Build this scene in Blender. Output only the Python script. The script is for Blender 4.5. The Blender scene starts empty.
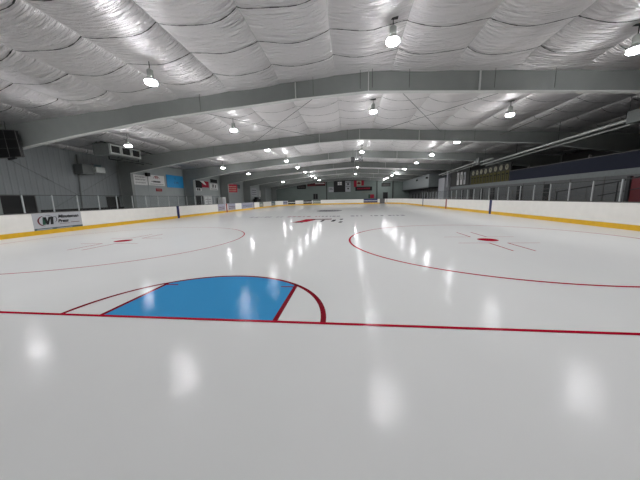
import bpy, math, random
from mathutils import Vector, Matrix
random.seed(7)
S = bpy.context.scene
C = S.collection
PI = math.pi
FT = .3048

# ------------------------------------------------------------ camera, world, exposure
f_px, pitch, roll, yaw = 254.463, .1630413, -.02192725, .1157026
CAM = Vector((2.11794513, -2.84113708, 1.48814438))
fw = Vector((-math.sin(yaw)*math.cos(pitch), math.cos(yaw)*math.cos(pitch), -math.sin(pitch)))
rr = Vector((math.cos(yaw), math.sin(yaw), 0)); uu = rr.cross(fw)
r2 = rr*math.cos(roll)+uu*math.sin(roll); u2 = -rr*math.sin(roll)+uu*math.cos(roll)
cd = bpy.data.cameras.new('camera'); cam = bpy.data.objects.new('camera', cd); C.objects.link(cam)
cd.sensor_width = 36; cd.lens = f_px/640*36; cd.clip_end = 300; cd.clip_start = .05
m = Matrix((r2, u2, -fw)).transposed().to_4x4(); m.translation = CAM
cam.matrix_world = m
S.camera = cam
w = bpy.data.worlds.new('world'); S.world = w; w.use_nodes = True
w.node_tree.nodes['Background'].inputs[0].default_value = (.6, .65, .7, 1)
w.node_tree.nodes['Background'].inputs[1].default_value = .02
S.view_settings.view_transform = 'Standard'; S.view_settings.look = 'None'
S.view_settings.gamma = 1; S.view_settings.exposure = .6
LENS_E, BELL_E = 176.0, 84.0           # brightness of the lamps' lens and of their translucent bell

# ------------------------------------------------------------ materials
def lin(c):
    return tuple(((v/255)/12.92 if v/255 <= .04045 else ((v/255+.055)/1.055)**2.4) for v in c)+(1,)
def nt(name):
    m = bpy.data.materials.new(name); m.use_nodes = True
    return m, m.node_tree.nodes, m.node_tree.links, m.node_tree.nodes['Principled BSDF']
def mat(name, col, rough=.6, metal=0, var=.08, scale=6, bump=0, bscale=40, spec=.5):
    """procedural paint: base colour with a soft noise variation and an optional fine bump"""
    m, N, L, b = nt(name)
    c = lin(col)
    b.inputs['Roughness'].default_value = rough; b.inputs['Metallic'].default_value = metal
    b.inputs['Specular IOR Level'].default_value = spec
    tc = N.new('ShaderNodeTexCoord'); no = N.new('ShaderNodeTexNoise'); no.inputs['Scale'].default_value = scale
    no.inputs['Detail'].default_value = 4
    mr = N.new('ShaderNodeMapRange'); mr.inputs[1].default_value = .3; mr.inputs[2].default_value = .7
    mr.inputs[3].default_value = 1-var; mr.inputs[4].default_value = 1+var
    mx = N.new('ShaderNodeVectorMath'); mx.operation = 'SCALE'; mx.inputs[0].default_value = c[:3]
    L.new(tc.outputs['Object'], no.inputs['Vector']); L.new(no.outputs['Fac'], mr.inputs[0])
    L.new(mr.outputs[0], mx.inputs['Scale']); L.new(mx.outputs[0], b.inputs['Base Color'])
    if bump:
        n2 = N.new('ShaderNodeTexNoise'); n2.inputs['Scale'].default_value = bscale
        bp = N.new('ShaderNodeBump'); bp.inputs['Strength'].default_value = bump; bp.inputs['Distance'].default_value = .02
        L.new(tc.outputs['Object'], n2.inputs['Vector']); L.new(n2.outputs['Fac'], bp.inputs['Height']); L.new(bp.outputs[0], b.inputs['Normal'])
    return m
def emit(name, col, e):
    m, N, L, b = nt(name)
    b.inputs['Base Color'].default_value = lin(col); b.inputs['Emission Color'].default_value = lin(col)
    b.inputs['Emission Strength'].default_value = e
    return m
def ice_material(name, col, var=.03):
    m, N, L, b = nt(name)
    tc = N.new('ShaderNodeTexCoord')
    no = N.new('ShaderNodeTexNoise'); no.inputs['Scale'].default_value = .35; no.inputs['Detail'].default_value = 6
    mp = N.new('ShaderNodeMapping'); mp.inputs['Scale'].default_value = (1, .5, 1)
    mr = N.new('ShaderNodeMapRange'); mr.inputs[1].default_value = .3; mr.inputs[2].default_value = .7
    mr.inputs[3].default_value = 1-var; mr.inputs[4].default_value = 1+var
    mx = N.new('ShaderNodeVectorMath'); mx.operation = 'SCALE'; mx.inputs[0].default_value = lin(col)[:3]
    L.new(tc.outputs['Object'], mp.inputs[0]); L.new(mp.outputs[0], no.inputs['Vector']); L.new(no.outputs['Fac'], mr.inputs[0])
    L.new(mr.outputs[0], mx.inputs['Scale'])
    di = N.new('ShaderNodeBsdfDiffuse'); gl = N.new('ShaderNodeBsdfGlossy'); gl.distribution = 'BECKMANN'
    gl.inputs['Roughness'].default_value = ICE_ROUGH
    fr = N.new('ShaderNodeFresnel'); fr.inputs[0].default_value = 1.31
    ma = N.new('ShaderNodeMath'); ma.operation = 'MULTIPLY_ADD'; ma.inputs[1].default_value = 1.05; ma.inputs[2].default_value = .0
    ms = N.new('ShaderNodeMixShader')
    L.new(mx.outputs[0], di.inputs[0]); pw = N.new('ShaderNodeMath'); pw.operation = 'POWER'; pw.inputs[1].default_value = 2.3
    L.new(fr.outputs[0], pw.inputs[0]); L.new(pw.outputs[0], ma.inputs[0]); L.new(ma.outputs[0], ms.inputs[0])
    L.new(di.outputs[0], ms.inputs[1]); L.new(gl.outputs[0], ms.inputs[2]); L.new(ms.outputs[0], N['Material Output'].inputs[0])
    N.remove(b)
    # broad sheen of the pebbled ice under the wet film's sharper mirror
    g2 = N.new('ShaderNodeBsdfGlossy'); g2.distribution = 'BECKMANN'; g2.inputs['Roughness'].default_value = .11
    m2 = N.new('ShaderNodeMixShader'); m2.inputs[0].default_value = .021
    L.new(di.outputs[0], m2.inputs[1]); L.new(gl.outputs[0], m2.inputs[2]); L.new(m2.outputs[0], ms.inputs[1]); L.new(g2.outputs[0], ms.inputs[2])
    b3 = N.new('ShaderNodeBump'); b3.inputs['Strength'].default_value = .06; b3.inputs['Distance'].default_value = .01
    # pebbled freeze texture
    n2 = N.new('ShaderNodeTexNoise'); n2.inputs['Scale'].default_value = 42; n2.inputs['Detail'].default_value = 2
    n3 = N.new('ShaderNodeTexNoise'); n3.inputs['Scale'].default_value = 7; n3.inputs['Detail'].default_value = 1
    ad = N.new('ShaderNodeMath'); ad.operation = 'MULTIPLY_ADD'; ad.inputs[1].default_value = .3
    bp = N.new('ShaderNodeBump'); bp.inputs['Strength'].default_value = ICE_BUMP; bp.inputs['Distance'].default_value = .01
    L.new(tc.outputs['Object'], n2.inputs['Vector']); L.new(tc.outputs['Object'], n3.inputs['Vector'])
    L.new(n3.outputs['Fac'], ad.inputs[0]); L.new(n2.outputs['Fac'], ad.inputs[2])
    L.new(ad.outputs[0], b3.inputs['Height']); L.new(b3.outputs[0], g2.inputs['Normal']); L.new(ad.outputs[0], bp.inputs['Height']); L.new(bp.outputs[0], gl.inputs['Normal'])
    return m
ICE_ROUGH, ICE_BUMP = .1, .19
M = {}
M['ice'] = ice_material('ice', (223, 224, 222))
M['red_paint'] = ice_material('ice_red_paint', (172, 16, 46))
M['dark_red_paint'] = ice_material('ice_dark_red_paint', (128, 18, 34))
M['blue_paint'] = ice_material('ice_blue_paint', (64, 150, 204))
M['black_paint'] = ice_material('ice_black_paint', (60, 52, 58))
M['grey_paint'] = ice_material('ice_grey_paint', (158, 154, 160))
M['pale_red_paint'] = ice_material('ice_pale_red_paint', (190, 150, 158))
M['concrete'] = mat('rubber_floor', (60, 60, 60), .8)
M['board'] = mat('white_board', (226, 224, 218), .35, var=.03, scale=3)
M['kick'] = mat('yellow_kickplate', (214, 168, 12), .45, var=.06)
M['cap'] = mat('grey_cap', (92, 90, 88), .5)
M['steel'] = mat('painted_frame_steel', (132, 136, 133), .5, var=.04, scale=2)
M['flange'] = mat('flange_steel', (206, 208, 205), .45, var=.04)
M['alu'] = mat('aluminium_post', (180, 184, 184), .35, .4)
M['darkmetal'] = mat('dark_metal', (40, 41, 42), .5, .3)
M['black'] = mat('black', (10, 10, 11), .6)
M['blackfab'] = mat('black_fabric', (24, 25, 26), .9)
M['wall'] = mat('wall_metal', (110, 116, 116), .5, var=.05, scale=1.2)
M['liner'] = mat('white_liner', (150, 156, 155), .5, var=.04, scale=1.5)
M['farwall'] = mat('far_wall_paint', (112, 123, 118), .6, var=.06, scale=.7)
M['darkwall'] = mat('dark_wall', (58, 58, 56), .8)
M['navy'] = mat('navy_screen', (11, 20, 42), .8, var=.06)
M['greyband'] = mat('grey_band', (112, 118, 118), .5)
M['blue'] = mat('blue_stripe', (14, 24, 84), .5)
M['red'] = mat('red_stripe', (140, 16, 22), .5)
M['maroon'] = mat('maroon', (96, 22, 30), .7)
M['white'] = mat('white_vinyl', (214, 214, 212), .6, var=.03)
M['silver'] = mat('silver_sign', (168, 170, 174), .5, var=.03)
M['skyblue'] = mat('sky_blue_vinyl', (34, 142, 200), .6, var=.05)
M['flagred'] = mat('flag_red', (150, 16, 44), .8)
M['gold'] = mat('gold_cloth', (84, 80, 42), .9, var=.15)
M['cream'] = mat('cream', (150, 148, 128), .7)
M['slate'] = mat('slate', (70, 90, 94), .6)
M['green'] = mat('dark_green', (20, 70, 52), .6)
M['lilac'] = mat('lilac_ad', (150, 152, 166), .5)
M['olive'] = mat('olive_ad', (110, 118, 108), .5)
M['navyad'] = mat('navy_ad', (40, 48, 92), .5)
M['galv'] = mat('galvanised', (186, 190, 186), .4, .5, var=.1, scale=9)
M['duct'] = mat('unit_casing', (104, 108, 106), .5)
M['stand'] = mat('bleacher_grey', (96, 98, 98), .7)
M['lens'] = emit('lamp_lens', (252, 252, 255), LENS_E)
M['bell'] = emit('lamp_bell', (252, 252, 255), BELL_E)
def foil():
    m, N, L, b = nt('white_faced_insulation')
    tc = N.new('ShaderNodeTexCoord')
    mp = N.new('ShaderNodeMapping'); mp.inputs['Scale'].default_value = (1.1, 8.5, 1)
    n1 = N.new('ShaderNodeTexNoise'); n1.inputs['Scale'].default_value = 1.3; n1.inputs['Detail'].default_value = 5
    n1.inputs['Distortion'].default_value = .6
    L.new(tc.outputs['Object'], mp.inputs[0]); L.new(mp.outputs[0], n1.inputs['Vector'])
    bp = N.new('ShaderNodeBump'); bp.inputs['Strength'].default_value = 1; bp.inputs['Distance'].default_value = .34
    L.new(n1.outputs['Fac'], bp.inputs['Height']); L.new(bp.outputs[0], b.inputs['Normal'])
    n2 = N.new('ShaderNodeTexNoise'); n2.inputs['Scale'].default_value = .3
    mr = N.new('ShaderNodeMapRange'); mr.inputs[1].default_value = .3; mr.inputs[2].default_value = .7
    mr.inputs[3].default_value = .93; mr.inputs[4].default_value = 1.05
    mx = N.new('ShaderNodeVectorMath'); mx.operation = 'SCALE'; mx.inputs[0].default_value = lin((240, 237, 237))[:3]
    L.new(tc.outputs['Object'], n2.inputs['Vector']); L.new(n2.outputs['Fac'], mr.inputs[0]); L.new(mr.outputs[0], mx.inputs['Scale'])
    L.new(mx.outputs[0], b.inputs['Base Color'])
    b.inputs['Metallic'].default_value = .85; b.inputs['Roughness'].default_value = .4
    return m
M['foil'] = foil()
def ribbed():
    m, N, L, b = nt('ribbed_metal_cladding')
    b.inputs['Base Color'].default_value = lin((134, 139, 140)); b.inputs['Roughness'].default_value = .5
    return m
M['ribbed'] = ribbed()
def glass():
    m, N, L, b = nt('clear_glass')
    out = N['Material Output']
    tr = N.new('ShaderNodeBsdfTransparent'); tr.inputs[0].default_value = (.97, .98, .98, 1)
    gl = N.new('ShaderNodeBsdfGlossy'); gl.inputs['Roughness'].default_value = .05
    fr = N.new('ShaderNodeFresnel'); fr.inputs[0].default_value = 1.25
    ge = N.new('ShaderNodeNewGeometry'); iv = N.new('ShaderNodeMath'); iv.operation = 'SUBTRACT'; iv.inputs[0].default_value = 1
    mu = N.new('ShaderNodeMath'); mu.operation = 'MULTIPLY'
    L.new(ge.outputs['Backfacing'], iv.inputs[1]); L.new(fr.outputs[0], mu.inputs[0]); L.new(iv.outputs[0], mu.inputs[1])
    mx = N.new('ShaderNodeMixShader')
    L.new(mu.outputs[0], mx.inputs[0]); L.new(tr.outputs[0], mx.inputs[1]); L.new(gl.outputs[0], mx.inputs[2]); L.new(mx.outputs[0], out.inputs[0])
    return m
M['glass'] = glass()

# ------------------------------------------------------------ helpers
class MB:
    def __init__(s): s.v = []; s.f = []; s.mi = []; s.mats = []; s.cur = 0
    def use(s, name):
        if name not in s.mats: s.mats.append(name)
        s.cur = s.mats.index(name); return s
    def face(s, pts):
        n = len(s.v); s.v += [tuple(p) for p in pts]; s.f.append(tuple(range(n, n+len(pts)))); s.mi.append(s.cur); return s
    def add(s, vs, fs):
        n = len(s.v); s.v += [tuple(p) for p in vs]
        for q in fs: s.f.append(tuple(n+i for i in q)); s.mi.append(s.cur)
        return s
    def box(s, a, b):
        x0, y0, z0 = a; x1, y1, z1 = b
        vs = [(x0,y0,z0),(x1,y0,z0),(x1,y1,z0),(x0,y1,z0),(x0,y0,z1),(x1,y0,z1),(x1,y1,z1),(x0,y1,z1)]
        return s.add(vs, [(3,2,1,0),(4,5,6,7),(0,1,5,4),(1,2,6,5),(2,3,7,6),(3,0,4,7)])
    def bar(s, a, b, wd, hd=None, up=(0,0,1)):
        a = Vector(a); b = Vector(b); hd = hd or wd
        d = (b-a).normalized(); u = Vector(up)
        if abs(d.dot(u)) > .98: u = Vector((1,0,0))
        x = d.cross(u).normalized()*wd/2; y = x.normalized().cross(d)*hd/2
        vs = [a-x-y, a+x-y, a+x+y, a-x+y, b-x-y, b+x-y, b+x+y, b-x+y]
        return s.add(vs, [(0,1,2,3),(7,6,5,4),(4,5,1,0),(5,6,2,1),(6,7,3,2),(7,4,0,3)])
    def tube(s, pts, r, n=8):
        pts = [Vector(p) for p in pts]; rings = []
        vs = []; fs = []
        for i, p in enumerate(pts):
            d = (pts[min(i+1, len(pts)-1)]-pts[max(i-1, 0)]).normalized()
            u = Vector((0,0,1)) if abs(d.z) < .95 else Vector((1,0,0))
            x = d.cross(u).normalized(); y = x.cross(d)
            for k in range(n): vs.append(p+(x*math.cos(2*PI*k/n)+y*math.sin(2*PI*k/n))*r)
        for i in range(len(pts)-1):
            for k in range(n): fs.append((i*n+k, i*n+(k+1)%n, (i+1)*n+(k+1)%n, (i+1)*n+k))
        fs.append(tuple(range(n))[::-1]); fs.append(tuple(range((len(pts)-1)*n, len(pts)*n)))
        return s.add(vs, fs)
    def lathe(s, prof, c=(0,0,0), n=20, cap=False):
        vs = []; fs = []
        for r, z in prof:
            for k in range(n): vs.append((c[0]+r*math.cos(2*PI*k/n), c[1]+r*math.sin(2*PI*k/n), c[2]+z))
        for i in range(len(prof)-1):
            for k in range(n): fs.append((i*n+k, i*n+(k+1)%n, (i+1)*n+(k+1)%n, (i+1)*n+k))
        if cap: fs.append(tuple(range(n))[::-1]); fs.append(tuple(range((len(prof)-1)*n, len(prof)*n)))
        return s.add(vs, fs)
    def build(s, name, mt=None, parent=None, smooth=False):
        me = bpy.data.meshes.new(name); me.from_pydata(s.v, [], s.f)
        for k in ([mt] if mt else s.mats): me.materials.append(M[k])
        if not mt: me.polygons.foreach_set('material_index', s.mi)
        if smooth: me.polygons.foreach_set('use_smooth', [True]*len(me.polygons))
        me.update()
        o = bpy.data.objects.new(name, me); C.objects.link(o)
        if parent: o.parent = parent
        return o
def tag(o, label=None, cat=None, group=None, kind=None):
    if label: o['label'] = label
    if cat: o['category'] = cat
    if group: o['group'] = group
    if kind: o['kind'] = kind
    return o
def empty(name, loc, rz=0, label=None, cat=None, group=None):
    o = bpy.data.objects.new(name, None); C.objects.link(o); o.empty_display_size = .1
    o.location = loc; o.rotation_euler = (0, 0, rz)
    return tag(o, label, cat, group)
def struct(o): o['kind'] = 'structure'; return o
def text(name, s, size, mt, parent, loc=(0,0,0), shear=0, sx=1, bold=.0, align='CENTER'):
    """lettering standing upright in the local xz plane, facing -y"""
    cu = bpy.data.curves.new(name, 'FONT'); cu.body = s; cu.size = size; cu.align_x = align; cu.align_y = 'CENTER'
    cu.shear = shear; cu.offset = bold; cu.extrude = .004; cu.resolution_u = 3
    t = bpy.data.objects.new('tmp', cu); C.objects.link(t)
    bpy.context.view_layer.update()
    me = bpy.data.meshes.new_from_object(t.evaluated_get(bpy.context.evaluated_depsgraph_get()))
    bpy.data.objects.remove(t)
    me.name = name; me.transform(Matrix.Translation(loc) @ Matrix.Rotation(PI/2, 4, 'X') @ Matrix.Diagonal((sx,1,1,1)))
    me.materials.clear(); me.materials.append(M[mt])
    o = bpy.data.objects.new(name, me); C.objects.link(o); o.parent = parent
    return o

# ------------------------------------------------------------ the hall's shell
RX, YN, YF = 2.95, -9.0, 63.7           # ridge, near and far end wall
XL, XR = -18.2, 24.1
def roof(x): return 6.92-.066*abs(x-RX)
struct(MB().box((XL-.3, YN, -.3), (XR+.3, YF+.3, -.06)).build('floor', 'concrete'))

# ceiling: white-faced insulation hung between purlins, with wires across it
def ceiling():
    b = MB(); b.use('foil')
    seams = [1.52+2.4*k for k in range(-9, 10)]
    seams = [s for s in seams if XL+.2 < s < XR-.2]; seams = [XL-.05]+seams+[XR+.05]
    xs = []; US = (0, .02, .06, .13, .22, .32, .42, .52, .62, .72, .82, .9, .96, 1)
    for i in range(len(seams)-1):                        # each strip of fabric has its own edges
        a, c = seams[i], seams[i+1]
        for k in (US if (a+c)/2 > RX else [1-q for q in US[::-1]]): xs.append((a+(c-a)*k, i, k))
    nu = len(US)
    dy = .25; ny = int(round((YF-YN)/dy))+1
    rs = random.Random(3)
    ph = {}
    def amp(i, j): return ph.setdefault((i, j), rs.uniform(.88, 1.12))
    def z(x, i, u, y):
        q = (y-4.7)/1.52; j = math.floor(q); t = q-j
        A = amp(i, j)*(1-t)+amp(i, j+1)*t
        uo = 1-u if x < RX else u                        # 0 at the upslope seam
        s = .72*A*(uo**.7)*(1-uo) + .015*math.sin(PI*t)*(4*u*(1-u))**.5
        # the blanket is pulled tight and brought down over each frame
        d = min(abs(y-9.1*n_) for n_ in range(1, 8))
        q = max(0, 1-d/1.15); s = s*(1-q)**.8 + .2*q*q
        return roof(x)-s + .02*math.sin(3.1*y+2.1*i)*math.sin(PI*u)
    vs = []; 
    for (x, i, u) in xs:
        for j in range(ny): y = YN+j*dy; vs.append((x, y, z(x, i, u, y)))
    fs = []
    for a in range(len(xs)-1):
        if a % nu == nu-1: continue
        for j in range(ny-1): fs.append((a*ny+j, a*ny+j+1, (a+1)*ny+j+1, (a+1)*ny+j))
    b.add(vs, fs)
    b.use('darkmetal')                                   # cross wires
    k0 = math.ceil((YN-4.7)/1.52)
    for k in range(k0, 39):
        y = 4.7+1.52*k
        if y > YF-.2: break
        for a in range(len(xs)-1):
            (x0, i0, u0), (x1, i1, u1) = xs[a], xs[a+1]
            if i0 != i1: continue
            w_ = .010+.013*((a*7+k*3) % 5)/5
            jit = .03*math.sin(a*.9+k*1.7)
            jit2 = .03*math.sin((a+1)*.9+k*1.7)
            z0, z1 = z(x0, i0, u0, y)-.02, z(x1, i1, u1, y)-.02
            b.face([(x0, y+jit-w_, z0), (x1, y+jit2-w_, z1), (x1, y+jit2+w_, z1), (x0, y+jit+w_, z0)])
    b.use('white')                                       # purlin edges showing at the seams
    for s in seams[1:-1]:
        b.box((s-.008, YN, roof(s)-.012), (s+.008, YF, roof(s)+.01))
    o = b.build('ceiling')
    n = len(fs)
    o.data.polygons.foreach_set('use_smooth', [i < n for i in range(len(o.data.polygons))])
    return struct(o)
ceiling()
# walls
def rib_wall():
    b = MB(); y = YN; b.use('ribbed')
    while y < YF:
        b.add([(XL, y, -.1), (XL, y+.22, -.1), (XL+.012, y+.24, -.1), (XL+.012, y+.31, -.1), (XL, y+.33, -.1),
               (XL, y, 5.75), (XL, y+.22, 5.75), (XL+.012, y+.24, 5.75), (XL+.012, y+.31, 5.75), (XL, y+.33, 5.75)],
              [(0,1,6,5), (1,2,7,6), (2,3,8,7), (3,4,9,8)])
        y += .33
    b.box((XL-.15, YN, -.1), (XL-.001, YF+.3, 5.75))
    return struct(b.build('wall_left'))
rib_wall()
struct(MB().box((XR, YN, -.1), (XR+.15, YF+.3, 5.75)).build('wall_right', 'darkwall'))
def gable(name, y0, y1, mt):
    b = MB(); z1 = [(XL-.1, roof(XL)+.05), (RX, roof(RX)+.05), (XR+.1, roof(XR)+.05)]
    f0 = [(XL-.1, y0, -.1), (XR+.1, y0, -.1)]+[(x, y0, z) for x, z in z1[::-1]]
    f1 = [(x, y1, z) for x, _, z in f0]
    n = 5; b.add(f0+f1, [tuple(range(n)), tuple(range(2*n-1, n-1, -1))]+[(i, i+n, (i+1) % n+n, (i+1) % n) for i in range(n)])
    return struct(b.build(name, mt))
gable('wall_far', YF, YF+.2, 'farwall'); gable('wall_near', YN-.2, YN, 'wall')
# white liner sheeting on the left wall beyond the second frame
k = 1
for (y0, y1) in [(18.6, 27.0), (27.75, 36.0), (36.8, 45.1), (45.9, 54.2), (55, 63.5)]:
    b = MB(); b.box((XL+.03, y0, .0), (XL+.08, y1, 5.3))
    b.box((XL+.08, y0, 2.85), (XL+.095, y1, 2.88)); b.box((XL+.08, y0+2.8, 0), (XL+.09, y0+2.83, 5.2))
    struct(b.build('trim_%d' % k, 'liner')); k += 1

# ------------------------------------------------------------ rigid steel frames
prof = [(-16.9, 4.02), (-14.3, 4.4), (-11.5, 4.8), (-6.8, 5.36), (-.2, 5.82), (RX, 5.93), (7.4, 5.66), (12.7, 5.32), (16.0, 5.08), (18.3, 4.68), (22.8, 4.02)]
ordw = ['nearest', 'second', 'third', 'fourth', 'fifth', 'sixth', 'farthest']
def frame(i, Y):
    r = empty('roof_frame', (RX, Y, 0), 0, '%s grey steel roof frame spanning the rink, counted from the goal crease' % ordw[i], 'roof beam', 'steel roof frames')
    def L(p): return (p[0]-RX, p[1], p[2])
    b = MB()
    n = len(prof); t = .008
    for s in (-t, t):
        for j in range(n-1):
            (x0, z0), (x1, z1) = prof[j], prof[j+1]
            b.face([L(p) for p in [(x0, s, z0), (x1, s, z1), (x1, s, roof(x1)-.12), (x0, s, roof(x0)-.12)]])
    # the insulation-side flange
    b.build('web', 'steel', r)
    b = MB()
    for j in range(n-1):
        (x0, z0), (x1, z1) = prof[j], prof[j+1]
        b.add([L(p) for p in [(x0, -.13, z0-.02), (x0, .13, z0-.02), (x0, .13, z0), (x0, -.13, z0), (x1, -.13, z1-.02), (x1, .13, z1-.02), (x1, .13, z1), (x1, -.13, z1)]],
              [(0,1,5,4), (2,3,7,6), (3,0,4,7), (1,2,6,5), (0,3,2,1), (4,5,6,7)])
    b.build('bottom_flange', 'flange', r)
    b = MB()
    for j in range(n-1):
        x0, x1 = prof[j][0], prof[j+1][0]
        b.bar(L((x0, 0, roof(x0)-.13)), L((x1, 0, roof(x1)-.13)), .26, .02)
    b.build('top_flange', 'steel', r)
    for xs in (-.2, RX, 7.4):
        z0 = 5.82 if xs < 0 else (5.93 if xs == RX else 5.66)
        MB().box(L((xs-.012, -.12, z0)), L((xs+.012, .12, roof(xs)-.14))).build('splice_plate', 'flange', r)
    for sgn, xi, xo in ((1, -16.9, XL+.06), (-1, 22.8, XR-.06)):
        b = MB()
        b.box(L((min(xi, xo), -.008, -.05)), L((max(xi, xo), .008, roof(xo)-.14)))
        b.box(L((min(xo, xo+sgn*.02), -.14, -.05)), L((max(xo, xo+sgn*.02), .14, roof(xo)-.14)))
        b.box(L((min(xi, xi+sgn*.02), -.14, -.05)), L((max(xi, xi+sgn*.02), .14, 4.02)))
        b.box(L((min(xi, xo)-.05, -.2, -.06)), L((max(xi, xo)+.05, .2, -.02)))
        b.build('column', 'steel', r)
    if i < 2:                                    # thin hangers dropped over the frame
        b = MB()
        for x in ((-4.6, .6, 2.6, 3.1, 4.6, 7.9, 10.1) if i == 0 else (-9, -3.4, 2, 9.2, 11.3)):
            b.tube([L((x, -.2, roof(x)-.05)), L((x, -.2, roof(x)-.9))], .008, 5)
        b.build('hanger_wire', 'darkmetal', r)
    return r
for i in range(7): frame(i, 9.1*(i+1)-(.35 if i == 6 else 0))

# ------------------------------------------------------------ ice and its paint
HW = 42.5*FT; Y0I, Y1I, RC = -3.35, 57.9, 8.53
def ring(off=0., seg=14):
    """outline of the rink, anticlockwise from the near left end of the left boards"""
    h = HW+off; p = []
    for cx_, cy_, a0 in ((h-RC-off, Y0I+RC, -90), (h-RC-off, Y1I-RC, 0), (-h+RC+off, Y1I-RC, 90), (-h+RC+off, Y0I+RC, 180)):
        for k in range(seg+1):
            a = math.radians(a0+90*k/seg); p.append((cx_+(RC+off)*math.cos(a), cy_+(RC+off)*math.sin(a)))
    return p
rg = ring()
b = MB(); n = len(rg)
b.use('ice'); b.face([(x, y, 0) for x, y in rg])
for i in range(n): a, c = rg[i], rg[(i+1) % n]; b.face([(a[0], a[1], -.06), (c[0], c[1], -.06), (c[0], c[1], 0), (a[0], a[1], 0)])
ice = b.build('ice_sheet'); struct(ice); ice['label'] = 'glossy white ice sheet filling the rink'
def strip(pts, wd, name, mt, label=None, z=.0015, closed=False):
    b = MB(); pts = [Vector((p[0], p[1])) for p in pts]; n = len(pts); E = []
    for i, p in enumerate(pts):
        a = pts[(i-1) % n] if (closed or i) else p; c = pts[(i+1) % n] if (closed or i < n-1) else p
        d = (c-a).normalized(); q = Vector((-d.y, d.x))*wd/2; E.append((p-q, p+q))
    for i in range(n if closed else n-1):
        a, c = E[i], E[(i+1) % n]
        b.face([(a[0].x, a[0].y, z), (c[0].x, c[0].y, z), (c[1].x, c[1].y, z), (a[1].x, a[1].y, z)])
    o = b.build(name, mt, ice)
    for pl in o.data.polygons:
        if pl.normal.z < 0: pl.flip()
    if label: o['label'] = label
    return o
def arc(cx_, cy_, r, a0, a1, n=64): return [(cx_+r*math.cos(math.radians(a0+(a1-a0)*k/n)), cy_+r*math.sin(math.radians(a0+(a1-a0)*k/n))) for k in range(n+1)]
R6 = 6*FT; R4 = 4*FT; yc = math.sqrt(R6**2-R4**2)
# crease: blue between the two inner lines, closed by the arc
a4 = math.degrees(math.atan2(yc, R4))
cr = [(-R4, 0), (R4, 0)]+arc(0, 0, R6-.03, a4, 180-a4, 40)
MB().face([(x, y, .001) for x, y in cr]).build('goal_crease', 'blue_paint', ice)['label'] = 'light blue painted goal crease'
strip(arc(0, 0, R6-.03, 0, 180, 72), .07, 'crease_line', 'dark_red_paint', 'dark red semicircular crease outline', z=.002)
for s in (-1, 1):
    strip([(s*(R4-.02), 0), (s*(R4-.02), yc)], .065, 'crease_line', 'dark_red_paint', z=.002)
    strip([(s*R4, yc-.12), (s*(R4-.27), yc-.12)], .04, 'crease_tick', 'dark_red_paint', z=.0025)
strip([(-12.0, 0), (12.0, 0)], .055, 'goal_line', 'red_paint', 'thin red goal line across the ice', z=.003)
for s, w_ in ((-1, .045), (1, .068)):
    cx_, cy_ = s*22*FT, 20*FT
    strip(arc(cx_, cy_, 15*FT, 0, 360, 160)[:-1], w_, 'face_off_circle', 'red_paint', ('left' if s < 0 else 'right')+' red face-off circle', closed=True)
    MB().face([(cx_+.305*math.cos(a*PI/16), cy_+.305*math.sin(a*PI/16), .002) for a in range(32)]).build('face_off_dot', 'red_paint', ice)
    for sx in (-1, 1):
        for sy in (-1, 1):
            x0, y0 = cx_+sx*.27, cy_+sy*.62
            strip([(x0, y0), (x0, y0+sy*1.2)], .045, 'face_off_mark', 'red_paint')
            strip([(x0, y0), (x0+sx*.9, y0)], .03, 'face_off_mark', 'red_paint', z=.002)
# logo painted before the first blue line: red sleeve-like shape, white lettering blocks, black ticks
b = MB(); b.use('red_paint')
b.face([(-1.55, 12.9, .002), (-.6, 13.2, .002), (-.2, 14.6, .002), (-.45, 15.5, .002), (-1.0, 15.4, .002), (-1.15, 14.3, .002)])
b.use('dark_red_paint'); b.face([(-.5, 14.9, .0025), (.9, 14.9, .0025), (.9, 15.5, .0025), (-.5, 15.5, .0025)])
b.use('black_paint')
for x, y, w_, h_ in ((.25, 13.3, .16, 1.3), (.95, 13.3, .22, 1.3), (1.45, 12.6, .2, .7), (1.45, 14.6, .2, .7), (-1.3, 12.75, .5, .25)):
    b.face([(x, y, .003), (x+w_, y, .003), (x+w_+.08, y+h_, .003), (x+.08, y+h_, .003)])
b.build('ice_logo', None, ice)['label'] = 'red and black logo painted in the ice'
b = MB(); x = -6.2; b.use('grey_paint')
rs = random.Random(5)
while x < 6.5:
    w_ = rs.uniform(.12, .32)
    b.use('pale_red_paint' if -3.4 < x < -.2 else 'grey_paint')
    if rs.random() > .2: b.face([(x, 17.6, .002), (x+w_, 17.6, .002), (x+w_, 18.5, .002), (x, 18.5, .002)])
    x += w_+rs.uniform(.08, .2)
b.build('ice_lettering', None, ice)['label'] = 'faint row of lettering across the ice'
b = MB(); b.use('grey_paint')
b.face([(p[0], p[1], .002) for p in [(x_*1.0, y_) for x_, y_ in arc(-.2, 27.3, 1, 0, 360, 24)[:-1]]])
for v in range(len(b.v)):
    x_, y_, z_ = b.v[v]; b.v[v] = (-.2+(x_+.2)*1.5, 27.3+(y_-27.3)*2.4, z_)
b.use('black_paint')
for i in range(7): b.face([(-1.3+.33*i, 26.3, .003), (-1.12+.33*i, 26.3, .003), (-1.08+.33*i, 28.2, .003), (-1.26+.33*i, 28.2, .003)])
b.build('center_ice_logo', None, ice)['label'] = 'dark oval logo at centre ice'

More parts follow.
